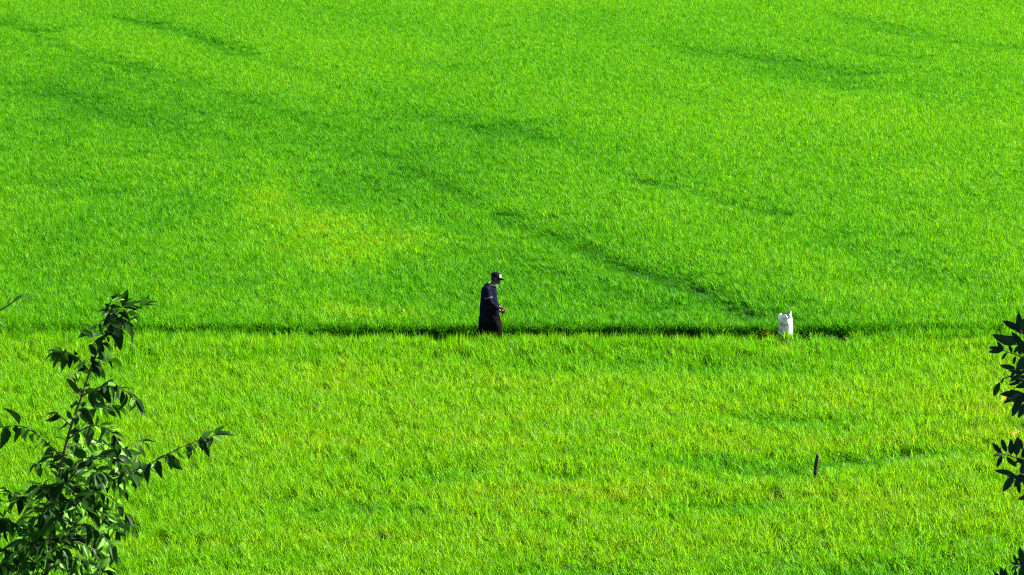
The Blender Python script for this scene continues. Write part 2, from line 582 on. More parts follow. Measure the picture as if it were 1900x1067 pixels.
# plants leaning out over the bank from the edge of the higher field
n = 2600
x = rng.uniform(-17, 17, n)
k = vnoise(x, x * 0 + 5.5, .45, 63) > np.where(np.abs(x + 1.75) < .4, -.12, -.5)
x = x[k]; n = len(x)
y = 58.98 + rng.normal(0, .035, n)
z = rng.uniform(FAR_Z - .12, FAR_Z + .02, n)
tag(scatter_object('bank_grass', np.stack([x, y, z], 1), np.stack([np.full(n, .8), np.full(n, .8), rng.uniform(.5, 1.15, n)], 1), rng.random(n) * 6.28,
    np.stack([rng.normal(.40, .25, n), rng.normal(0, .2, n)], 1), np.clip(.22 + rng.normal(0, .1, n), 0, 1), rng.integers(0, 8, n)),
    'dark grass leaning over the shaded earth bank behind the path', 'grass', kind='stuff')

# weeds on the bund: short, thin, patchy
n = 2600
x = rng.uniform(-17, 17, n); y = rng.uniform(58.15, 58.97, n)
k = (vnoise(x, y, .9, 61) > -.12) & (np.abs(x + 1.6) > .55)
ends = np.clip(np.maximum((x - 6.2) / 2.2, (-3.6 - x) / 4.0) + .9 * vnoise(x, x * 0 + 1.5, .8, 64), 0, 1)   # the path grows over towards both ends
k |= ends > .4
k &= rng.random(n) > .62 - .55 * ends
x, y, ends = x[k], y[k], ends[k]
n = len(x)
ex = np.exp(-((x - 5.55) / .35) ** 2)
sc_ = np.stack([np.full(n, .9), np.full(n, .9), rng.uniform(.4, .95, n) + .5 * ends], 1)
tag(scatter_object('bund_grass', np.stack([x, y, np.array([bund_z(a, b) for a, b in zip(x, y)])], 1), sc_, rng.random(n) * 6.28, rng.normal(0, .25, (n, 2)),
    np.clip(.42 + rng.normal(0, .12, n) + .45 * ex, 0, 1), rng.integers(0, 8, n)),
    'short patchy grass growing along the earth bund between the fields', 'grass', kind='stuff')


# ---------------------------------------------------------------- bodies: union of capsules, remeshed to one skin
def solid(name, parts, voxel=.009, smooth=3, wrinkle=0.0, wscale=9.0, ratio=0.5):
    bm = bmesh.new()
    for p in parts:
        kind = p[0]
        if kind == 'cap':
            _, a, ra, b, rb = p
            a, b = Vector(a), Vector(b)
            for c, r in ((a, ra), (b, rb)):
                bmesh.ops.create_icosphere(bm, subdivisions=2, radius=r, matrix=Matrix.Translation(c))
            d = b - a
            if d.length > 1e-4:
                m = Matrix.Translation((a + b) / 2) @ d.to_track_quat('Z', 'Y').to_matrix().to_4x4()
                bmesh.ops.create_cone(bm, cap_ends=True, segments=16, radius1=ra, radius2=rb, depth=d.length, matrix=m)
        elif kind == 'ell':
            _, c, rad, rot = p
            m = Matrix.Translation(Vector(c)) @ Matrix.Rotation(rot, 4, 'Y') @ Matrix.Diagonal((*rad, 1))
            bmesh.ops.create_icosphere(bm, subdivisions=3, radius=1, matrix=m)
        elif kind == 'loft':      # elliptical rings: (x, y, z, rx, ry)
            rings = []
            for (cx, cy, cz, rx, ry) in p[1]:
                rings.append([bm.verts.new((cx + rx * math.cos(t), cy + ry * math.sin(t), cz)) for t in (6.28318 * k / 24 for k in range(24))])
            for ra_, rb_ in zip(rings, rings[1:]):
                for k in range(24):
                    bm.faces.new((ra_[k], ra_[(k + 1) % 24], rb_[(k + 1) % 24], rb_[k]))
            bm.faces.new(list(reversed(rings[0]))); bm.faces.new(rings[-1])
    me = bm_mesh(bm, name)
    o = bpy.data.objects.new(name, me)
    C.objects.link(o)
    rm = o.modifiers.new('r', 'REMESH'); rm.mode = 'VOXEL'; rm.voxel_size = voxel; rm.use_smooth_shade = True
    sm = o.modifiers.new('s', 'SMOOTH'); sm.iterations = smooth; sm.factor = .5
    if ratio < 1:
        dc = o.modifiers.new('d', 'DECIMATE'); dc.ratio = ratio
    dg = bpy.context.evaluated_depsgraph_get()
    new = bpy.data.meshes.new_from_object(o.evaluated_get(dg))
    bpy.data.objects.remove(o)
    new.name = name
    if wrinkle:
        for v in new.vertices:
            q = v.co * wscale
            v.co += v.normal * wrinkle * (mnoise.noise(Vector((q.x, q.y, q.z * .55))) + .5 * mnoise.noise(q * 2.1))
    for p in new.polygons: p.use_smooth = True
    return new


M_skin = simple_mat('brown_skin', (0.085, 0.040, 0.024), (0.10, 0.048, 0.028), .5, 20, 0, .3)
M_shirt = simple_mat('navy_cloth', (0.0038, 0.0042, 0.012), (0.007, 0.008, 0.020), 1, 30, .1, .02)
M_trouser = simple_mat('black_cloth', (0.0032, 0.0032, 0.004), (0.005, 0.005, 0.006), 1, 30, .1, .02)
M_collar = simple_mat('pale_cloth', (0.55, 0.56, 0.58), (0.62, 0.63, 0.66), .9, 30, .1, .2)
M_grey = simple_mat('grey_cloth', (0.04, 0.04, 0.045), (0.06, 0.06, 0.065), .9, 30, .1, .2)
M_stripe = simple_mat('brown_cloth', (0.055, 0.032, 0.014), (0.065, 0.038, 0.018), .9, 30, 0, .1)
M_cap = simple_mat('cap_cloth', (0.004, 0.006, 0.010), (0.007, 0.009, 0.013), 1, 40, .1, .03)
M_visor = simple_mat('cap_front', (0.40, 0.46, 0.52), (0.50, 0.55, 0.60), .4, 20, 0, .6)
M_hair = simple_mat('black_hair', (0.006, 0.005, 0.005), (0.010, 0.009, 0.008), .5, 60, .3, .3)

# person: local x forward (to the right of the picture), y to the far side, z up; walks along the bund, head bowed
person = tag(empty('person', (ground_at(912, 617, .35).x, 58.55, 0.062)),
    'person in dark shirt and dark cap walking head bowed along the bund', 'person')
HD = Vector((.100, 0, 1.46))          # head centre


def finger(base, dirs, lens, r0):
    out, p = [], Vector(base)
    for d, l in zip(dirs, lens):
        q = p + Vector(d).normalized() * l
        out.append(('cap', p, r0, q, r0 * .88)); p = q; r0 *= .9
    return out


def arm(side, elbow, wrist, palm_end):
    s = -1 if side == 'near' else 1
    sh = Vector((-.085, s * .185, 1.265))
    P = [('cap', sh, .056, elbow, .042), ('cap', elbow, .042, wrist, .026)]
    e, wv, pe = Vector(elbow), Vector(wrist), Vector(palm_end)
    d = (pe - wv).normalized()
    P += [('cap', wv, .026, wv + d * .03, .024)]
    lat = Vector((0, 0, 1)).cross(d).normalized()
    up = d.cross(lat).normalized()
    # palm: four metacarpals side by side (across the hand = up), then fingers curled round what they hold
    across = (up * .9 + lat * .2 * s).normalized()
    palm_n = -lat * s * -1
    for i, L in enumerate((.068, .076, .070, .055)):
        off = across * (0.030 - 0.020 * i)
        b = wv + d * .02 + off * .6
        kn = wv + d * .085 + off
        P.append(('cap', b, .013, kn, .0115))
        curl = lat * s
        P += finger(kn, [d * .8 + curl * .5, d * .2 + curl * 1.0, -d * .6 + curl * .6], [L * .48, L * .32, L * .24], .0095)
    th = wv + d * .03 + across * .026
    P += finger(th, [d * .6 + across * .7 + lat * s * .5, d * .8 + lat * s * .7], [.042, .032], .0105)
    return P


elN, wrN, paN = Vector((-.02, -.235, 1.00)), Vector((.165, -.13, .795)), Vector((.25, -.085, .745))
elF, wrF, paF = Vector((-.02, .225, 1.01)), Vector((.18, .10, .80)), Vector((.255, .05, .755))
hipN, kneN, ankN = Vector((-.07, -.09, .78)), Vector((.10, -.09, .43)), Vector((.13, -.09, .09))      # near leg forward
hipF, kneF, ankF = Vector((-.07, .09, .78)), Vector((-.12, .09, .42)), Vector((-.26, .09, .12))       # far leg behind
body_parts = [
    ('ell', HD + Vector((-.012, 0, .025)), (.094, .074, .098), .15),                # skull
    ('ell', HD + Vector((.030, 0, -.045)), (.062, .056, .074), -.15),               # face and jaw
    ('ell', HD + Vector((.068, 0, -.092)), (.024, .026, .020), 0),                  # chin
    ('cap', HD + Vector((.086, 0, .002)), .010, HD + Vector((.108, 0, -.030)), .013),   # nose
    ('cap', HD + Vector((.083, -.016, -.062)), .009, HD + Vector((.083, .016, -.062)), .009),   # lips
    ('cap', HD + Vector((.080, -.032, .020)), .009, HD + Vector((.080, .032, .020)), .009),     # brow
    ('ell', HD + Vector((-.008, -.078, -.012)), (.020, .009, .032), .1),            # ears
    ('ell', HD + Vector((-.008, .078, -.012)), (.020, .009, .032), .1),
    ('cap', HD + Vector((-.03, 0, -.05)), .058, (-.03, 0, 1.28), .062),            # neck
    ('loft', [(-.07, 0, .70, .11, .14), (-.075, 0, .82, .115, .16), (-.06, 0, .98, .10, .145), (-.075, 0, 1.12, .115, .16),
              (-.085, 0, 1.22, .11, .175), (-.085, 0, 1.30, .075, .13)]),
    ('cap', (-.085, -.15, 1.262), .060, (-.085, .15, 1.262), .060),
    ('cap', hipN, .088, kneN, .058), ('cap', kneN, .056, ankN, .036),
    ('cap', hipF, .088, kneF, .058), ('cap', kneF, .056, ankF, .036),
    ('cap', kneN.lerp(ankN, .25) + Vector((-.02, 0, 0)), .05, kneN.lerp(ankN, .5) + Vector((-.01, 0, 0)), .04),
    ('cap', kneF.lerp(ankF, .25) + Vector((-.02, 0, 0)), .05, kneF.lerp(ankF, .5) + Vector((-.01, 0, 0)), .04),
    ('cap', ankN + Vector((-.03, 0, -.045)), .036, ankN + Vector((.13, 0, -.06)), .028),
    ('cap', ankF + Vector((-.03, 0, -.04)), .034, ankF + Vector((.12, 0, -.09)), .028),
] + arm('near', elN, wrN, paN) + arm('far', elF, wrF, paF)
link_mesh('body', solid('body', body_parts, .0065, 2, ratio=.45), M_skin, person)

# loose short-sleeved shirt hanging outside the trousers
slN, slF = Vector((-.06, -.215, 1.09)), Vector((-.06, .21, 1.09))
link_mesh('shirt', solid('shirt', [
    ('loft', [(-.04, 0, .54, .232, .20), (-.045, 0, .68, .216, .20), (-.05, 0, .80, .200, .19), (-.05, 0, .92, .192, .18), (-.052, 0, 1.06, .176, .185),
              (-.055, 0, 1.18, .172, .195), (-.05, 0, 1.265, .145, .185), (-.015, 0, 1.325, .090, .11)]),
    ('cap', (-.088, -.15, 1.268), .074, (-.088, .15, 1.268), .074),
    ('cap', slN, .066, elN, .058), ('cap', elN, .058, elN.lerp(wrN, .80), .046),
    ('cap', slF, .066, elF, .058), ('cap', elF, .058, elF.lerp(wrF, .80), .046),
    ('cap', (-.088, -.165, 1.262), .076, slN, .082), ('cap', (-.088, .165, 1.262), .076, slF, .082),
], .011, 2, .010, 9, .6), M_shirt, person)
bm = bmesh.new()                       # light stripe round the near sleeve
d = (slN - Vector((-.088, -.165, 1.262))).normalized()
tube(bm, [slN - d * .012 + Vector((0, -.002, 0)), slN + d * .022 + Vector((0, -.002, 0))], [.088, .090], 20, False)
link_mesh('sleeve_stripe', bm_mesh(bm, 'sleeve_stripe'), M_grey, person)
bm = bmesh.new()                       # brown stripe down the side seam
V = []
for k in range(9):
    z = .86 + .045 * k
    V.append((bm.verts.new((-.035, -.205 - .003 * (k % 2), z)), bm.verts.new((.005, -.203, z))))
for a, b in zip(V, V[1:]): bm.faces.new((a[0], a[1], b[1], b[0]))
r = bmesh.ops.solidify(bm, geom=bm.faces[:], thickness=.012)
link_mesh('seam_stripe', bm_mesh(bm, 'seam_stripe'), M_stripe, person)
bm = bmesh.new()                       # pale collar, open at the throat
pts = []
for k in range(15):
    t = R(-135) + R(270) * k / 14
    pts.append(Vector((.018 + .088 * math.cos(t), .088 * math.sin(t), 1.335 - .028 * math.cos(t))))
V = [(bm.verts.new(p + Vector((0, 0, .024))), bm.verts.new(p + Vector(((p.x - .018) * .45, p.y * .35, -.016)))) for p in pts]
for a, b in zip(V, V[1:]): bm.faces.new((a[0], a[1], b[1], b[0]))
bmesh.ops.solidify(bm, geom=bm.faces[:], thickness=.006)
link_mesh('collar', bm_mesh(bm, 'collar'), M_collar, person)
# wide trousers in mid stride
link_mesh('trousers', solid('trousers', [
    ('loft', [(-.025, 0, .20, .275, .17), (-.03, 0, .45, .25, .17), (-.04, 0, .62, .225, .17), (-.072, 0, .80, .135, .17), (-.07, 0, .90, .12, .155)]),
    ('cap', hipN + Vector((.01, 0, -.03)), .128, kneN, .108), ('cap', kneN, .108, ankN + Vector((0, 0, .06)), .098),
    ('cap', hipF + Vector((-.01, 0, -.03)), .128, kneF + Vector((-.03, 0, 0)), .110), ('cap', kneF + Vector((-.03, 0, 0)), .110, ankF + Vector((.02, 0, .05)), .098),
], .011, 2, .010, 8, .6), M_trouser, person)
bm = bmesh.new()                       # cap: crown, front panel and peak
link_mesh('hair', solid('hair', [('ell', HD + Vector((-.022, 0, .012)), (.098, .079, .092), .25)], .008, 2, .003, 40, .6), M_hair, person)
capm = Matrix.Translation(HD + Vector((-.006, 0, .050))) @ Matrix.Rotation(R(14), 4, 'Y')
bm = bmesh.new()
bmesh.ops.create_uvsphere(bm, u_segments=24, v_segments=14, radius=1, matrix=capm @ Matrix.Diagonal((.112, .092, .100, 1)))
inv = capm.inverted()
bmesh.ops.delete(bm, geom=[v for v in bm.verts if (inv @ v.co).z < -.012], context='VERTS')
cap_o = link_mesh('cap', bm_mesh(bm, 'cap'), M_cap, person)
bm = bmesh.new()
bmesh.ops.create_uvsphere(bm, u_segments=32, v_segments=16, radius=1, matrix=capm @ Matrix.Diagonal((.116, .096, .103, 1)))
bmesh.ops.delete(bm, geom=[v for v in bm.verts if (inv @ v.co).z < -.010 or (inv @ v.co).z > .074 or (inv @ v.co).x < .066], context='VERTS')
link_mesh('front_panel', bm_mesh(bm, 'front_panel'), M_visor, cap_o)
bm = bmesh.new()
V = []
for k in range(13):
    t = R(-78) + R(156) * k / 12
    V.append((bm.verts.new(capm @ Vector((.108 * math.cos(t), .090 * math.sin(t), -.008))),
              bm.verts.new(capm @ Vector((.070 + .120 * math.cos(t), .082 * math.sin(t), -.022 - .02 * abs(math.sin(t)))))))
for a, b in zip(V, V[1:]): bm.faces.new((a[0], a[1], b[1], b[0]))
bmesh.ops.solidify(bm, geom=bm.faces[:], thickness=.005)
link_mesh('peak', bm_mesh(bm, 'peak'), M_cap, cap_o)
# what the hands hold: a short bundle of seedlings
bm = bmesh.new()
for k in range(7):
    p0 = Vector((.235, -.03 + random.uniform(-.02, .02), .80)); p1 = p0 + Vector((random.uniform(-.02, .05), random.uniform(-.03, .03), -.17))
    tube(bm, [p0, p0.lerp(p1, .5), p1], [.006, .007, .003], 5)

b = tag(link_mesh('seedling_bundle', bm_mesh(bm, 'seedling_bundle'), M_straw),
    'small bundle of straw held in the hands of the walker', 'bundle')
b.location = person.location

# ---------------------------------------------------------------- white sack on the bund
M_sack = None
m, N, L = new_mat('woven_sack')
out = N.new('ShaderNodeOutputMaterial')
p = N.new('ShaderNodeBsdfPrincipled')
p.inputs['Roughness'].default_value = .55
tr = N.new('ShaderNodeBsdfTranslucent'); tr.inputs[0].default_value = (.75, .78, .70, 1)
mx = N.new('ShaderNodeMixShader'); mx.inputs[0].default_value = .24
tc = N.new('ShaderNodeTexCoord')
nz = N.new('ShaderNodeTexNoise'); nz.inputs['Scale'].default_value = 5; nz.inputs['Detail'].default_value = 4
rp = N.new('ShaderNodeValToRGB')
rp.color_ramp.elements[0].position, rp.color_ramp.elements[0].color = .37, (.07, .11, .10, 1)
rp.color_ramp.elements[1].position, rp.color_ramp.elements[1].color = .50, (.58, .61, .63, 1)
L.new(tc.outputs['Object'], nz.inputs[0]); L.new(nz.outputs[0], rp.inputs[0]); L.new(rp.outputs[0], p.inputs['Base Color'])
wv = N.new('ShaderNodeTexWave'); wv.inputs['Scale'].default_value = 60
L.new(tc.outputs['Object'], wv.inputs[0])
bp = N.new('ShaderNodeBump'); bp.inputs['Strength'].default_value = .15; bp.inputs['Distance'].default_value = .004
L.new(wv.outputs[1], bp.inputs['Height']); L.new(bp.outputs[0], p.inputs['Normal'])
L.new(p.outputs[0], mx.inputs[1]); L.new(tr.outputs[0], mx.inputs[2]); L.new(mx.outputs[0], out.inputs[0])
M_sack = m
M_inside = simple_mat('dark_contents', (0.008, 0.012, 0.022), (0.02, 0.025, 0.04), .8, 20, .3, .2)
sp = ground_at(1457, 620, .2)
sack = tag(empty('sack', (sp.x - .03, 58.72, bund_z(sp.x - .03, 58.70) - .015), R(-28)), 'white woven sack standing open on the bund', 'sack')
bm = bmesh.new()
rings = []
NS = 32
prof = [(0, .02, .02), (.0, .13, .11), (.05, .150, .125), (.14, .152, .130), (.24, .140, .120), (.33, .138, .115), (.41, .128, .105), (.47, .132, .105), (.515, .138, .108),
        (.50, .126, .098), (.46, .118, .092), (.40, .115, .09)]
for i, (z, rx, ry) in enumerate(prof):
    ring = []
    for k in range(NS):
        t = 2 * math.pi * k / NS
        ct, st = math.cos(t), math.sin(t)
        q = (abs(ct) ** 2.6 + abs(st) ** 2.6) ** (-1 / 2.6)
        v = Vector((rx * ct * q, ry * st * q, z))
        v *= 1 + .22 * mnoise.noise(Vector((ct * 1.8, st * 1.8, z * 6))) * (0 if i == 0 else 1)
        v.z *= .88
        v.x += .03 * math.sin(z * 9) * z / .5
        if z > .38: v.z += .042 * (z - .38) / .13 * (ct + .9 * math.sin(3 * t + 1))
        ring.append(bm.verts.new(v))
    rings.append(ring)
for a, b in zip(rings, rings[1:]):
    for k in range(NS): bm.faces.new((a[k], a[(k + 1) % NS], b[(k + 1) % NS], b[k]))
bm.faces.new(list(reversed(rings[0])))
link_mesh('sack_body', bm_mesh(bm, 'sack_body'), M_sack, sack)
bm = bmesh.new()
tube(bm, [(.085, -.02, .43), (.115, -.03, .45), (.11, .01, .465), (.09, .03, .46), (.06, .04, .43)], [.020, .022, .02, .018, .018], 8)
link_mesh('rolled_rim', bm_mesh(bm, 'rolled_rim'), M_sack, sack)
cont = tag(link_mesh('cloth_bundle', solid('cloth_bundle', [
    ('ell', (-.03, 0, .41), (.085, .085, .075), 0), ('ell', (.035, -.02, .42), (.07, .075, .07), .4), ('cap', (-.06, -.03, .45), .03, (-.01, .02, .49), .025)],
    .010, 2, .012, 18, .6), M_inside), 'dark crumpled cloth showing in the mouth of the white sack', 'cloth')
cont.location = sack.location
cont.rotation_euler = sack.rotation_euler

# ---------------------------------------------------------------- stake in the near field
M_wood = simple_mat('wet_dark_wood', (0.010, 0.010, 0.012), (0.030, 0.028, 0.030), .75, 18, .5)
bm = bmesh.new()
tube(bm, [(0, 0, -.1), (.004, 0, .15), (.0, .004, .36), (.012, .0, .55), (.014, 0, .58)], [.036, .035, .034, .032, .018], 12)
for v in bm.verts:
    v.co += Vector((v.co.x, v.co.y, 0)).normalized() * .006 * mnoise.noise(v.co * 14)
stake = tag(link_mesh('wooden_stake', bm_mesh(bm, 'wooden_stake'), M_wood), 'short dark wooden stake standing in a gap of the near rice', 'stake')
stake.location = (sk.x, sk.y, 0)
stake.rotation_euler = (0, R(4), 0)


# ---------------------------------------------------------------- leaves and trees
def leaf_mesh(name, length, width, fold, droop, tipped, n=5):
    """A folded, drooping leaf along +x, upper face +z, with a short stalk."""
    bm = bmesh.new()
    rows = []
    for k in range(n + 1):
        t = k / n
        wd = width * .5 * (math.sin(math.pi * min(1, t ** .8)) ** (.75) if t < .999 else 0)
        if tipped: wd *= (1 - .35 * t)
        x = length * (.08 + .92 * t)
        z = -droop * length * t * t
        if k == 0: wd = width * .08
        rows.append((bm.verts.new((x, -wd, z + fold * wd)), bm.verts.new((x, 0, z)), bm.verts.new((x, wd, z + fold * wd))) if k < n
                    else (bm.verts.new((x, 0, z)),))
    for a, b in zip(rows, rows[1:]):
        if len(b) == 3:
            bm.faces.new((a[0], b[0], b[1], a[1])); bm.faces.new((a[1], b[1], b[2], a[2]))
        else:
            bm.faces.new((a[0], b[0], a[1])); bm.faces.new((a[1], b[0], a[2]))
    q = length * .012
    s0 = [bm.verts.new((0, -q, 0)), bm.verts.new((0, q, 0))]
    bm.faces.new((s0[0], rows[0][0], rows[0][2], s0[1]))
    me = bpy.data.meshes.new(name)
    bm.to_mesh(me); bm.free()
    for p in me.polygons: p.use_smooth = True
    return me


def orient(pos, d, up, s):
    d = d.normalized()
    y = up.cross(d)
    if y.length < 1e-3: y = Vector((0, 1, 0)).cross(d)
    y.normalize()
    z = d.cross(y)
    m = Matrix((d, y, z)).transposed().to_4x4()
    return Matrix.Translation(pos) @ m @ Matrix.Diagonal((s, s, s, 1))


def cam_size(p):
    v = p - CAM
    dep = v.dot(FWD)
    return 950 + FPX * v.x / dep, 533.5 - FPX * v.dot(UP) / dep


class Tree:
    def __init__(self, base, name, label, cat, bark, leafmat):
        self.root = tag(empty(name, base), label, cat)
        self.base = Vector(base)
        self.bark, self.leafmat = bark, leafmat
        self.leaves = []            # (matrix in tree space, mesh, material)

    def stem(self, name, pts, r0, r1, n=8):
        path = smooth_path(pts, 4)
        bm = bmesh.new()
        k = len(path)
        tube(bm, [p - self.base for p in path], [r0 + (r1 - r0) * i / (k - 1) for i in range(k)], n)
        link_mesh(name, bm_mesh(bm, name), self.bark, self.root)
        return path

    def leaf(self, pos, d, up, s, me, mat=None):
        self.leaves.append((orient(pos - self.base, d, up, s), me, mat or self.leafmat))

    def finish(self, limit=290):
        def score(e):
            px, py = cam_size(e[0].translation + self.base)
            return 0 if (-30 < px < 1930 and -30 < py < 1090) else 1
        L = sorted(self.leaves, key=lambda e: (score(e), -e[0].to_scale().x))
        protos = {}
        rest = []
        for i, (m, me, mat) in enumerate(L):
            if i < limit:
                key = (me.name, mat.name)
                if key not in protos:
                    c = me.copy(); c.materials.clear(); c.materials.append(mat); protos[key] = c
                o = bpy.data.objects.new('leaf', protos[key])
                C.objects.link(o)
                o.parent = self.root
                o.matrix_local = m
            else:
                rest.append((m, me, mat))
        if rest:
            V, F, MI = [], [], []
            mats = [self.leafmat]
            for m, me, mat in rest:
                if mat not in mats: mats.append(mat)
                MI += [mats.index(mat)] * len(me.polygons)
                b = len(V)
                V += [tuple(m @ v.co) for v in me.vertices]
                F += [tuple(b + i for i in p.vertices) for p in me.polygons]
            me = bpy.data.meshes.new('foliage')
            me.from_pydata(V, [], F)
            for p in me.polygons: p.use_smooth = True
            fo = tag(link_mesh('foliage', me, None, self.root), kind='stuff')
            for mt in mats: me.materials.append(mt)
            me.polygons.foreach_set('material_index', MI)


def rdir(rr):
    v = Vector((rr.gauss(0, 1), rr.gauss(0, 1), rr.gauss(0, 1)))
    return v.normalized()


# ---- left: leafy sapling, leaves broad, pointed and drooping
rr = random.Random(3)
YS = 14.0
base = Vector((at(40, 1067, YS).x - .25, YS, hill_z(at(40, 1067, YS).x - .25, YS) - .05))
sap = Tree(base, 'sapling', 'leafy sapling with drooping dark leaves standing at left edge', 'tree', M_bark, M_leaf)
LM = [leaf_mesh('leaf', 1, w_, f_, d_, True) for w_, f_, d_ in ((.46, .35, .15), (.54, .65, .38), (.42, .45, .28), (.50, .90, .22), (.56, .30, .45), (.38, .55, .10))]
PXM = FPX / YS / 1.0                     # px per metre near the sapling (slightly further along the axis)


def sp_(px, py, dy=0.0): return at(px, py, YS + dy)


main = [base, base + Vector((.10, .02, 1.6)), sp_(62, 1150), sp_(85, 1067), sp_(98, 960), sp_(112, 870), sp_(132, 790), sp_(152, 735), sp_(166, 690), sp_(182, 650), sp_(205, 600), sp_(228, 572)]
trunk = sap.stem('trunk', main, .0125, .0024, 10)

# branches: pixel path, depth offsets along the path, leaf spacing in metres, leaf length range in px, droop
BR = [
    ([(112, 905), (200, 893), (262, 868), (292, 853), (325, 835), (362, 820), (398, 808)], (-.0, -.30), .040, (34, 52), .5),
    ([(118, 850), (60, 800), (25, 790), (-30, 800)], (0, -.25), .05, (36, 56), .65),
    ([(100, 950), (55, 925), (10, 930), (-40, 925)], (0, .2), .045, (34, 50), .5),
    ([(98, 965), (50, 960), (5, 985), (-40, 985)], (0, -.2), .035, (34, 50), .5),
    ([(92, 1010), (50, 1020), (0, 1050)], (0, -.3), .032, (34, 52), .5),
    ([(92, 1030), (60, 1045), (20, 1080), (-20, 1100)], (0, .3), .035, (34, 52), .5),
    ([(166, 690), (148, 668), (128, 655), (110, 652)], (0, -.1), .026, (32, 50), .75),
    ([(150, 735), (130, 700), (150, 690)], (0, .1), .05, (30, 46), .7),
    ([(185, 645), (175, 628), (170, 612)], (0, .1), .04, (30, 44), .7),
    ([(205, 600), (238, 580), (268, 566)], (0, .05), .045, (34, 48), .15),
    ([(190, 630), (215, 608), (232, 600)], (0, -.1), .03, (34, 52), .7),
    ([(152, 735), (195, 716), (235, 726), (252, 742)], (0, -.15), .030, (34, 52), .8),
    ([(140, 765), (180, 748), (205, 752)], (0, .15), .035, (32, 48), .8),
    ([(125, 815), (170, 790), (205, 800), (225, 830)], (0, -.2), .034, (34, 50), .6),
    ([(120, 830), (175, 822), (230, 836), (262, 862)], (0, .2), .034, (34, 52), .6),
    ([(110, 880), (160, 850), (210, 850), (240, 880)], (0, -.3), .032, (34, 52), .55),
    ([(105, 915), (150, 880), (195, 880), (225, 905)], (0, .3), .032, (34, 52), .55),
    ([(100, 950), (150, 915), (200, 920), (230, 950)], (0, -.15), .032, (34, 52), .55),
    ([(97, 975), (150, 945), (195, 955), (225, 965)], (0, .25), .032, (34, 52), .55),
    ([(92, 1010), (140, 975), (180, 985), (205, 1010)], (0, -.3), .032, (34, 52), .55),
    ([(90, 1030), (135, 1005), (175, 1020), (200, 1030)], (0, .1), .032, (34, 52), .5),
    ([(86, 1062), (130, 1035), (165, 1045), (195, 1060)], (0, -.2), .032, (34, 52), .5),
    ([(80, 1090), (120, 1070), (160, 1075), (190, 1085)], (0, .2), .036, (34, 52), .5),
    ([(112, 870), (90, 855), (70, 860)], (0, .2), .05, (30, 44), .6),
    ([(132, 790), (115, 775), (105, 765)], (0, .1), .05, (24, 38), .6),
    ([(100, 945), (85, 915), (75, 900)], (0, -.3), .035, (32, 48), .5),
    ([(112, 885), (118, 905), (80, 955)], (0, -.4), .035, (34, 48), .5),
    ([(108, 890), (140, 900), (185, 930), (215, 985)], (0, .4), .03, (34, 50), .6),
    ([(95, 985), (120, 940), (150, 930)], (0, -.5), .03, (34, 50), .5),
    ([(90, 1030), (110, 1000), (140, 990), (170, 1000)], (0, .5), .03, (34, 50), .5),
    ([(95, 985), (70, 985), (35, 1010)], (0, .4), .03, (34, 50), .5),
    ([(86, 1062), (60, 1075), (30, 1060)], (0, .1), .03, (34, 50), .5),
    ([(110, 880), (130, 840), (165, 815)], (0, .4), .03, (32, 48), .6),
    ([(95, 985), (60, 940), (20, 915), (-15, 905)], (0, .3), .03, (32, 48), .5),
    ([(92, 1010), (55, 990), (15, 965), (-20, 960)], (0, -.4), .03, (32, 48), .5),
    ([(86, 1062), (50, 1035), (10, 1020), (-25, 1020)], (0, .5), .03, (32, 48), .5),
    ([(80, 1090), (45, 1060), (5, 1060)], (0, -.3), .03, (32, 48), .5),
    ([(90, 1030), (75, 1000), (45, 1000)], (0, -.6), .03, (32, 48), .5),
    ([(86, 1062), (110, 1040), (150, 1065)], (0, .5), .03, (32, 48), .5),
    ([(112, 870), (140, 870), (180, 880)], (0, -.5), .03, (32, 48), .5),
    ([(166, 690), (185, 672), (200, 668)], (0, .1), .03, (32, 48), .6),
    ([(205, 600), (200, 575), (208, 556)], (0, -.05), .03, (28, 42), .3),
    ([(205, 850), (228, 838), (262, 820)], (.1, .3), .05, (30, 46), .7),
]


def leafy(tree, path, spacing, lens, droop, rr, meshes, pxm, start=.12, tip=3, dens=.47, young=0.0):  # young: share of leaves given the sunlit-coloured copy
    P = path
    cum = [0]
    for a, b in zip(P, P[1:]): cum.append(cum[-1] + (b - a).length)
    total = cum[-1]
    s = total * start
    side = 1
    while s < total:
        i = max(j for j in range(len(cum)) if cum[j] <= s)
        i = min(i, len(P) - 2)
        f = (s - cum[i]) / max(1e-6, cum[i + 1] - cum[i])
        pos = P[i].lerp(P[i + 1], f)
        t = (P[i + 1] - P[i]).normalized()
        lat = t.cross(Vector((0, 0, 1)))
        lat = (lat.normalized() if lat.length > .1 else Vector((0, 1, 0)))
        rot = Matrix.Rotation(rr.uniform(-1.2, 1.2), 3, t)
        lat = rot @ lat
        d = t * rr.uniform(.25, .75) + lat * side * rr.uniform(.5, 1.0) + Vector((0, 0, -1)) * droop * rr.uniform(.2, 1.6)
        up = (Vector((.15, -.30, .9)) + rdir(rr) * 1.0).normalized()
        ln = rr.uniform(lens[0] * .72, lens[1]) / pxm * .86
        sunlit = rr.random() < young
        tree.leaf(pos, d, up, ln * (.78 if sunlit else 1), rr.choice(meshes), M_sunlit if sunlit else None)
        side = -side
        s += spacing * dens * rr.uniform(.6, 1.4)
    t = (P[-1] - P[-2]).normalized()
    for k in range(tip):
        d = t + rdir(rr) * .6 + Vector((0, 0, -1)) * droop * .5
        tree.leaf(P[-1], d, (Vector((0, 0, 1)) + rdir(rr) * .4), rr.uniform(*lens) / pxm * .85, rr.choice(meshes))


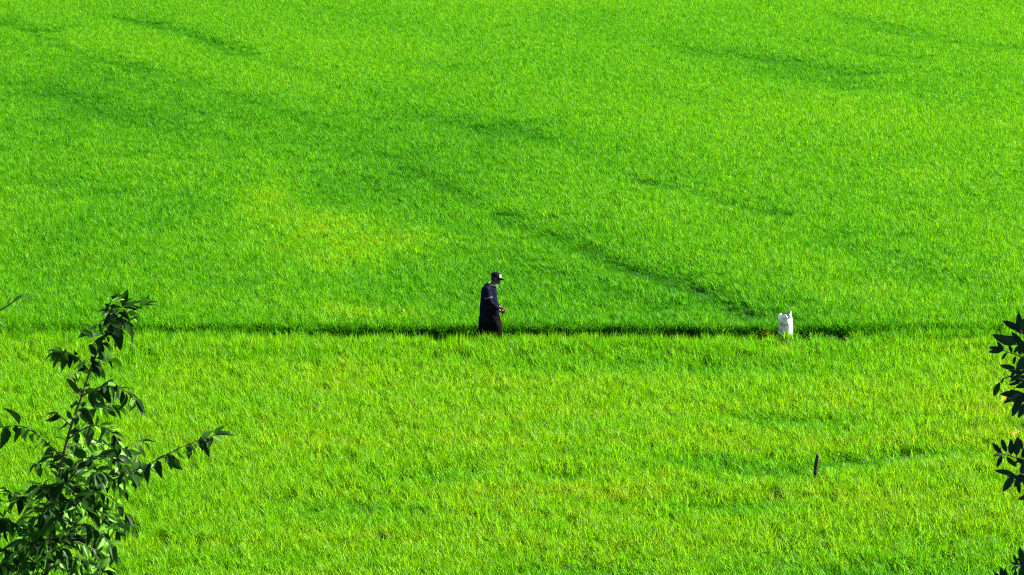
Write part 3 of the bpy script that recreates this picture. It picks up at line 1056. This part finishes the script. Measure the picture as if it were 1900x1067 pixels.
for pts, (d0, d1), spc, lens, droop in BR:
    k = len(pts) - 1
    p3 = [sp_(px, py, d0 + (d1 - d0) * i / k) for i, (px, py) in enumerate(pts)]
    path = sap.stem('branch', p3, .0046, .0016, 6)
    leafy(sap, path, spc, lens, droop, rr, LM, PXM, young=.38)  # sunlit colour scattered among the dark leaves
leafy(sap, smooth_path(main[3:], 4), .075, (30, 46), .6, rr, LM, PXM, start=.05, tip=5)
leafy(sap, smooth_path(main[8:], 4), .026, (34, 50), .7, rr, LM, PXM, start=.05, tip=2, young=.15)  # a few leaves near the top take the sunlit colour too
sap.finish()

# ---- right edge: dark tree, twigs of narrow blunt leaves reaching into the frame
rr = random.Random(5)
YR = 13.0
xb = at(2010, 800, YR).x
base = Vector((xb, YR, hill_z(xb, YR) - .05))
dk = Tree(base, 'dark_leaved_tree', 'dark leaved tree reaching twigs of narrow leaves in at right edge', 'tree', M_darkbark, M_darkleaf)
def rp_(px, py, dy=0.0): return at(px, py, YR + dy)
PXR = FPX / YR
RM = [leaf_mesh('leaf', 1, w_, f_, d_, False, 6) for w_, f_, d_ in ((.30, .2, .06), (.34, .35, .12), (.27, .3, .03), (.32, .1, .16))]
dk.stem('trunk', [base, base + Vector((.03, 0, 1.5)), rp_(2000, 1080), rp_(1992, 850), rp_(1985, 640), rp_(1975, 520)], .045, .006, 10)
TW = [  # twig path, then explicit leaves: (root px, root py, tip px, tip py)
    ([(1992, 790), (1950, 720), (1915, 660), (1893, 610)], [(1893, 622, 1890, 580), (1893, 612, 1862, 596), (1893, 612, 1908, 585), (1888, 640, 1842, 622), (1898, 640, 1878, 618)]),
    ([(1990, 760), (1940, 690), (1900, 665), (1862, 650)], [(1862, 650, 1836, 644), (1862, 652, 1852, 636), (1870, 652, 1858, 668), (1878, 655, 1872, 640), (1885, 660, 1880, 676), (1893, 660, 1890, 642), (1862, 651, 1834, 653), (1895, 668, 1902, 690), (1905, 660, 1915, 645)]),
    ([(1988, 740), (1940, 705), (1905, 690), (1886, 682)], [(1886, 684, 1856, 678), (1888, 686, 1872, 700), (1895, 690, 1905, 672), (1898, 692, 1874, 708), (1902, 690, 1925, 700)]),
    ([(1990, 780), (1940, 725), (1908, 708), (1896, 706)], [(1896, 708, 1872, 714), (1898, 706, 1874, 700), (1902, 712, 1912, 735), (1905, 705, 1920, 690)]),
    ([(1990, 800), (1935, 750), (1905, 732), (1893, 728)], [(1893, 729, 1858, 732), (1894, 732, 1862, 748), (1898, 736, 1876, 772), (1900, 728, 1905, 712), (1896, 732, 1870, 738), (1905, 740, 1915, 765)]),
    ([(1900, 706), (1875, 698), (1856, 708)], [(1856, 708, 1843, 736), (1862, 700, 1858, 712)]),
    ([(1992, 900), (1940, 870), (1895, 852), (1858, 842)], [(1860, 843, 1842, 824), (1868, 841, 1858, 814), (1876, 846, 1876, 816), (1886, 848, 1888, 812), (1860, 844, 1850, 866), (1866, 846, 1886, 868), (1862, 842, 1844, 845), (1884, 848, 1902, 862), (1895, 852, 1905, 825), (1892, 853, 1880, 862)]),
    ([(1994, 920), (1940, 895), (1905, 882), (1882, 878)], [(1882, 879, 1846, 873), (1884, 881, 1858, 912), (1887, 881, 1892, 916), (1894, 882, 1900, 855), (1896, 885, 1915, 910), (1905, 885, 1930, 870)]),
    ([(1994, 960), (1950, 925), (1915, 918)], [(1915, 918, 1888, 928), (1918, 918, 1900, 900), (1925, 922, 1920, 950)]),
    ([(1996, 1110), (1950, 1070), (1915, 1052), (1890, 1048)], [(1890, 1048, 1880, 1030), (1890, 1048, 1876, 1044), (1890, 1050, 1876, 1058), (1898, 1050, 1890, 1072), (1900, 1048, 1892, 1016), (1905, 1050, 1915, 1030)]),
    ([(1990, 1100), (1930, 1085), (1880, 1078), (1858, 1078)], [(1858, 1078, 1845, 1062), (1860, 1078, 1858, 1052), (1868, 1078, 1864, 1055), (1875, 1080, 1872, 1095), (1885, 1078, 1884, 1056)]),
    ([(1992, 600), (1950, 560), (1925, 540)], [(1925, 540, 1912, 515), (1930, 545, 1908, 550), (1940, 552, 1945, 520)]),
    ([(1992, 870), (1945, 835), (1925, 800)], [(1925, 800, 1912, 780), (1930, 810, 1908, 815), (1935, 815, 1950, 790)]),
]
for pts, lv in TW:
    dd = rr.uniform(-.35, .35)
    p3 = [rp_(px, py, dd * i / (len(pts) - 1)) for i, (px, py) in enumerate(pts)]
    dk.stem('branch', p3, .0055, .0018, 6)
    for ax, ay, bx, by in lv:
        a, b = rp_(ax, ay, dd), rp_(bx, by, dd + rr.uniform(-.035, .035))
        d = b - a
        dk.leaf(a, d, (Vector((-.35, -.95, .2)) + rdir(rr) * .32), d.length * 1.04, rr.choice(RM))
        if ax > 1868:                       # a second twig's leaves behind
            a2, b2 = rp_(ax + rr.uniform(8, 26), ay + rr.uniform(-14, 14), dd + .12), rp_(bx + rr.uniform(6, 24), by + rr.uniform(-16, 16), dd + .12)
            dk.leaf(a2, b2 - a2, (Vector((-.35, -.95, .2)) + rdir(rr) * .32), min((b2 - a2).length, .10) * 1.1, rr.choice(RM))
a, b = rp_(1872, 728, .05), rp_(1856, 744, .05)        # one leaf turned yellow
dk.leaf(a, b - a, Vector((0, -.8, .5)), (b - a).length, RM[1], M_yellow)
a, b = rp_(1894, 800, .05), rp_(1874, 804, .05)
dk.leaf(a, b - a, Vector((0, -.6, .8)), (b - a).length, RM[2], M_yellow)
# crown outside the frame
for k in range(60):
    c = rp_(rr.uniform(1945, 2080), rr.uniform(480, 1150), rr.uniform(-.5, .5))
    dk.leaf(c, Vector((rr.uniform(-1, 1), rr.uniform(-.5, .5), rr.uniform(-.6, .6))), Vector((0, -.4, 1)) + rdir(rr) * .5, .08, rr.choice(RM))
dk.finish()

# ---- left edge: slender shrub nearer the camera, only a twig tip shows
rr = random.Random(9)
YL = 7.5
xb = at(-190, 700, YL).x
base = Vector((xb, YL, hill_z(xb, YL) - .05))
sl = Tree(base, 'slender_shrub', 'slender shrub whose blurred twig tip shows at the left edge', 'shrub', M_bark, M_slender)
def lp_(px, py, dy=0.0): return at(px, py, YL + dy)
SM = [leaf_mesh('leaf', 1, w_, f_, d_, True) for w_, f_, d_ in ((.20, .3, .08), (.24, .2, .15))]
sl.stem('trunk', [base, base + Vector((.02, 0, .7)), lp_(-185, 1050), lp_(-170, 800), lp_(-150, 640)], .016, .005, 8)
sl.stem('branch', [lp_(-165, 760), lp_(-90, 660), lp_(-20, 592), lp_(22, 562), lp_(42, 548)], .004, .0012, 6)
for ax, ay, bx, by in ((22, 560, 46, 540), (25, 558, 70, 543), (12, 566, 22, 548), (-5, 572, 8, 566), (-12, 590, 14, 606), (-30, 590, -60, 560), (-50, 620, -20, 640),
                       (20, 562, 40, 570), (-90, 660, -130, 640), (-80, 650, -50, 690), (-150, 650, -180, 610), (-150, 640, -120, 600)):
    a, b = lp_(ax, ay), lp_(bx, by, rr.uniform(-.03, .03))
    sl.leaf(a, b - a, Vector((0, -.5, .9)) + rdir(rr) * .3, (b - a).length, rr.choice(SM))
sl.finish()
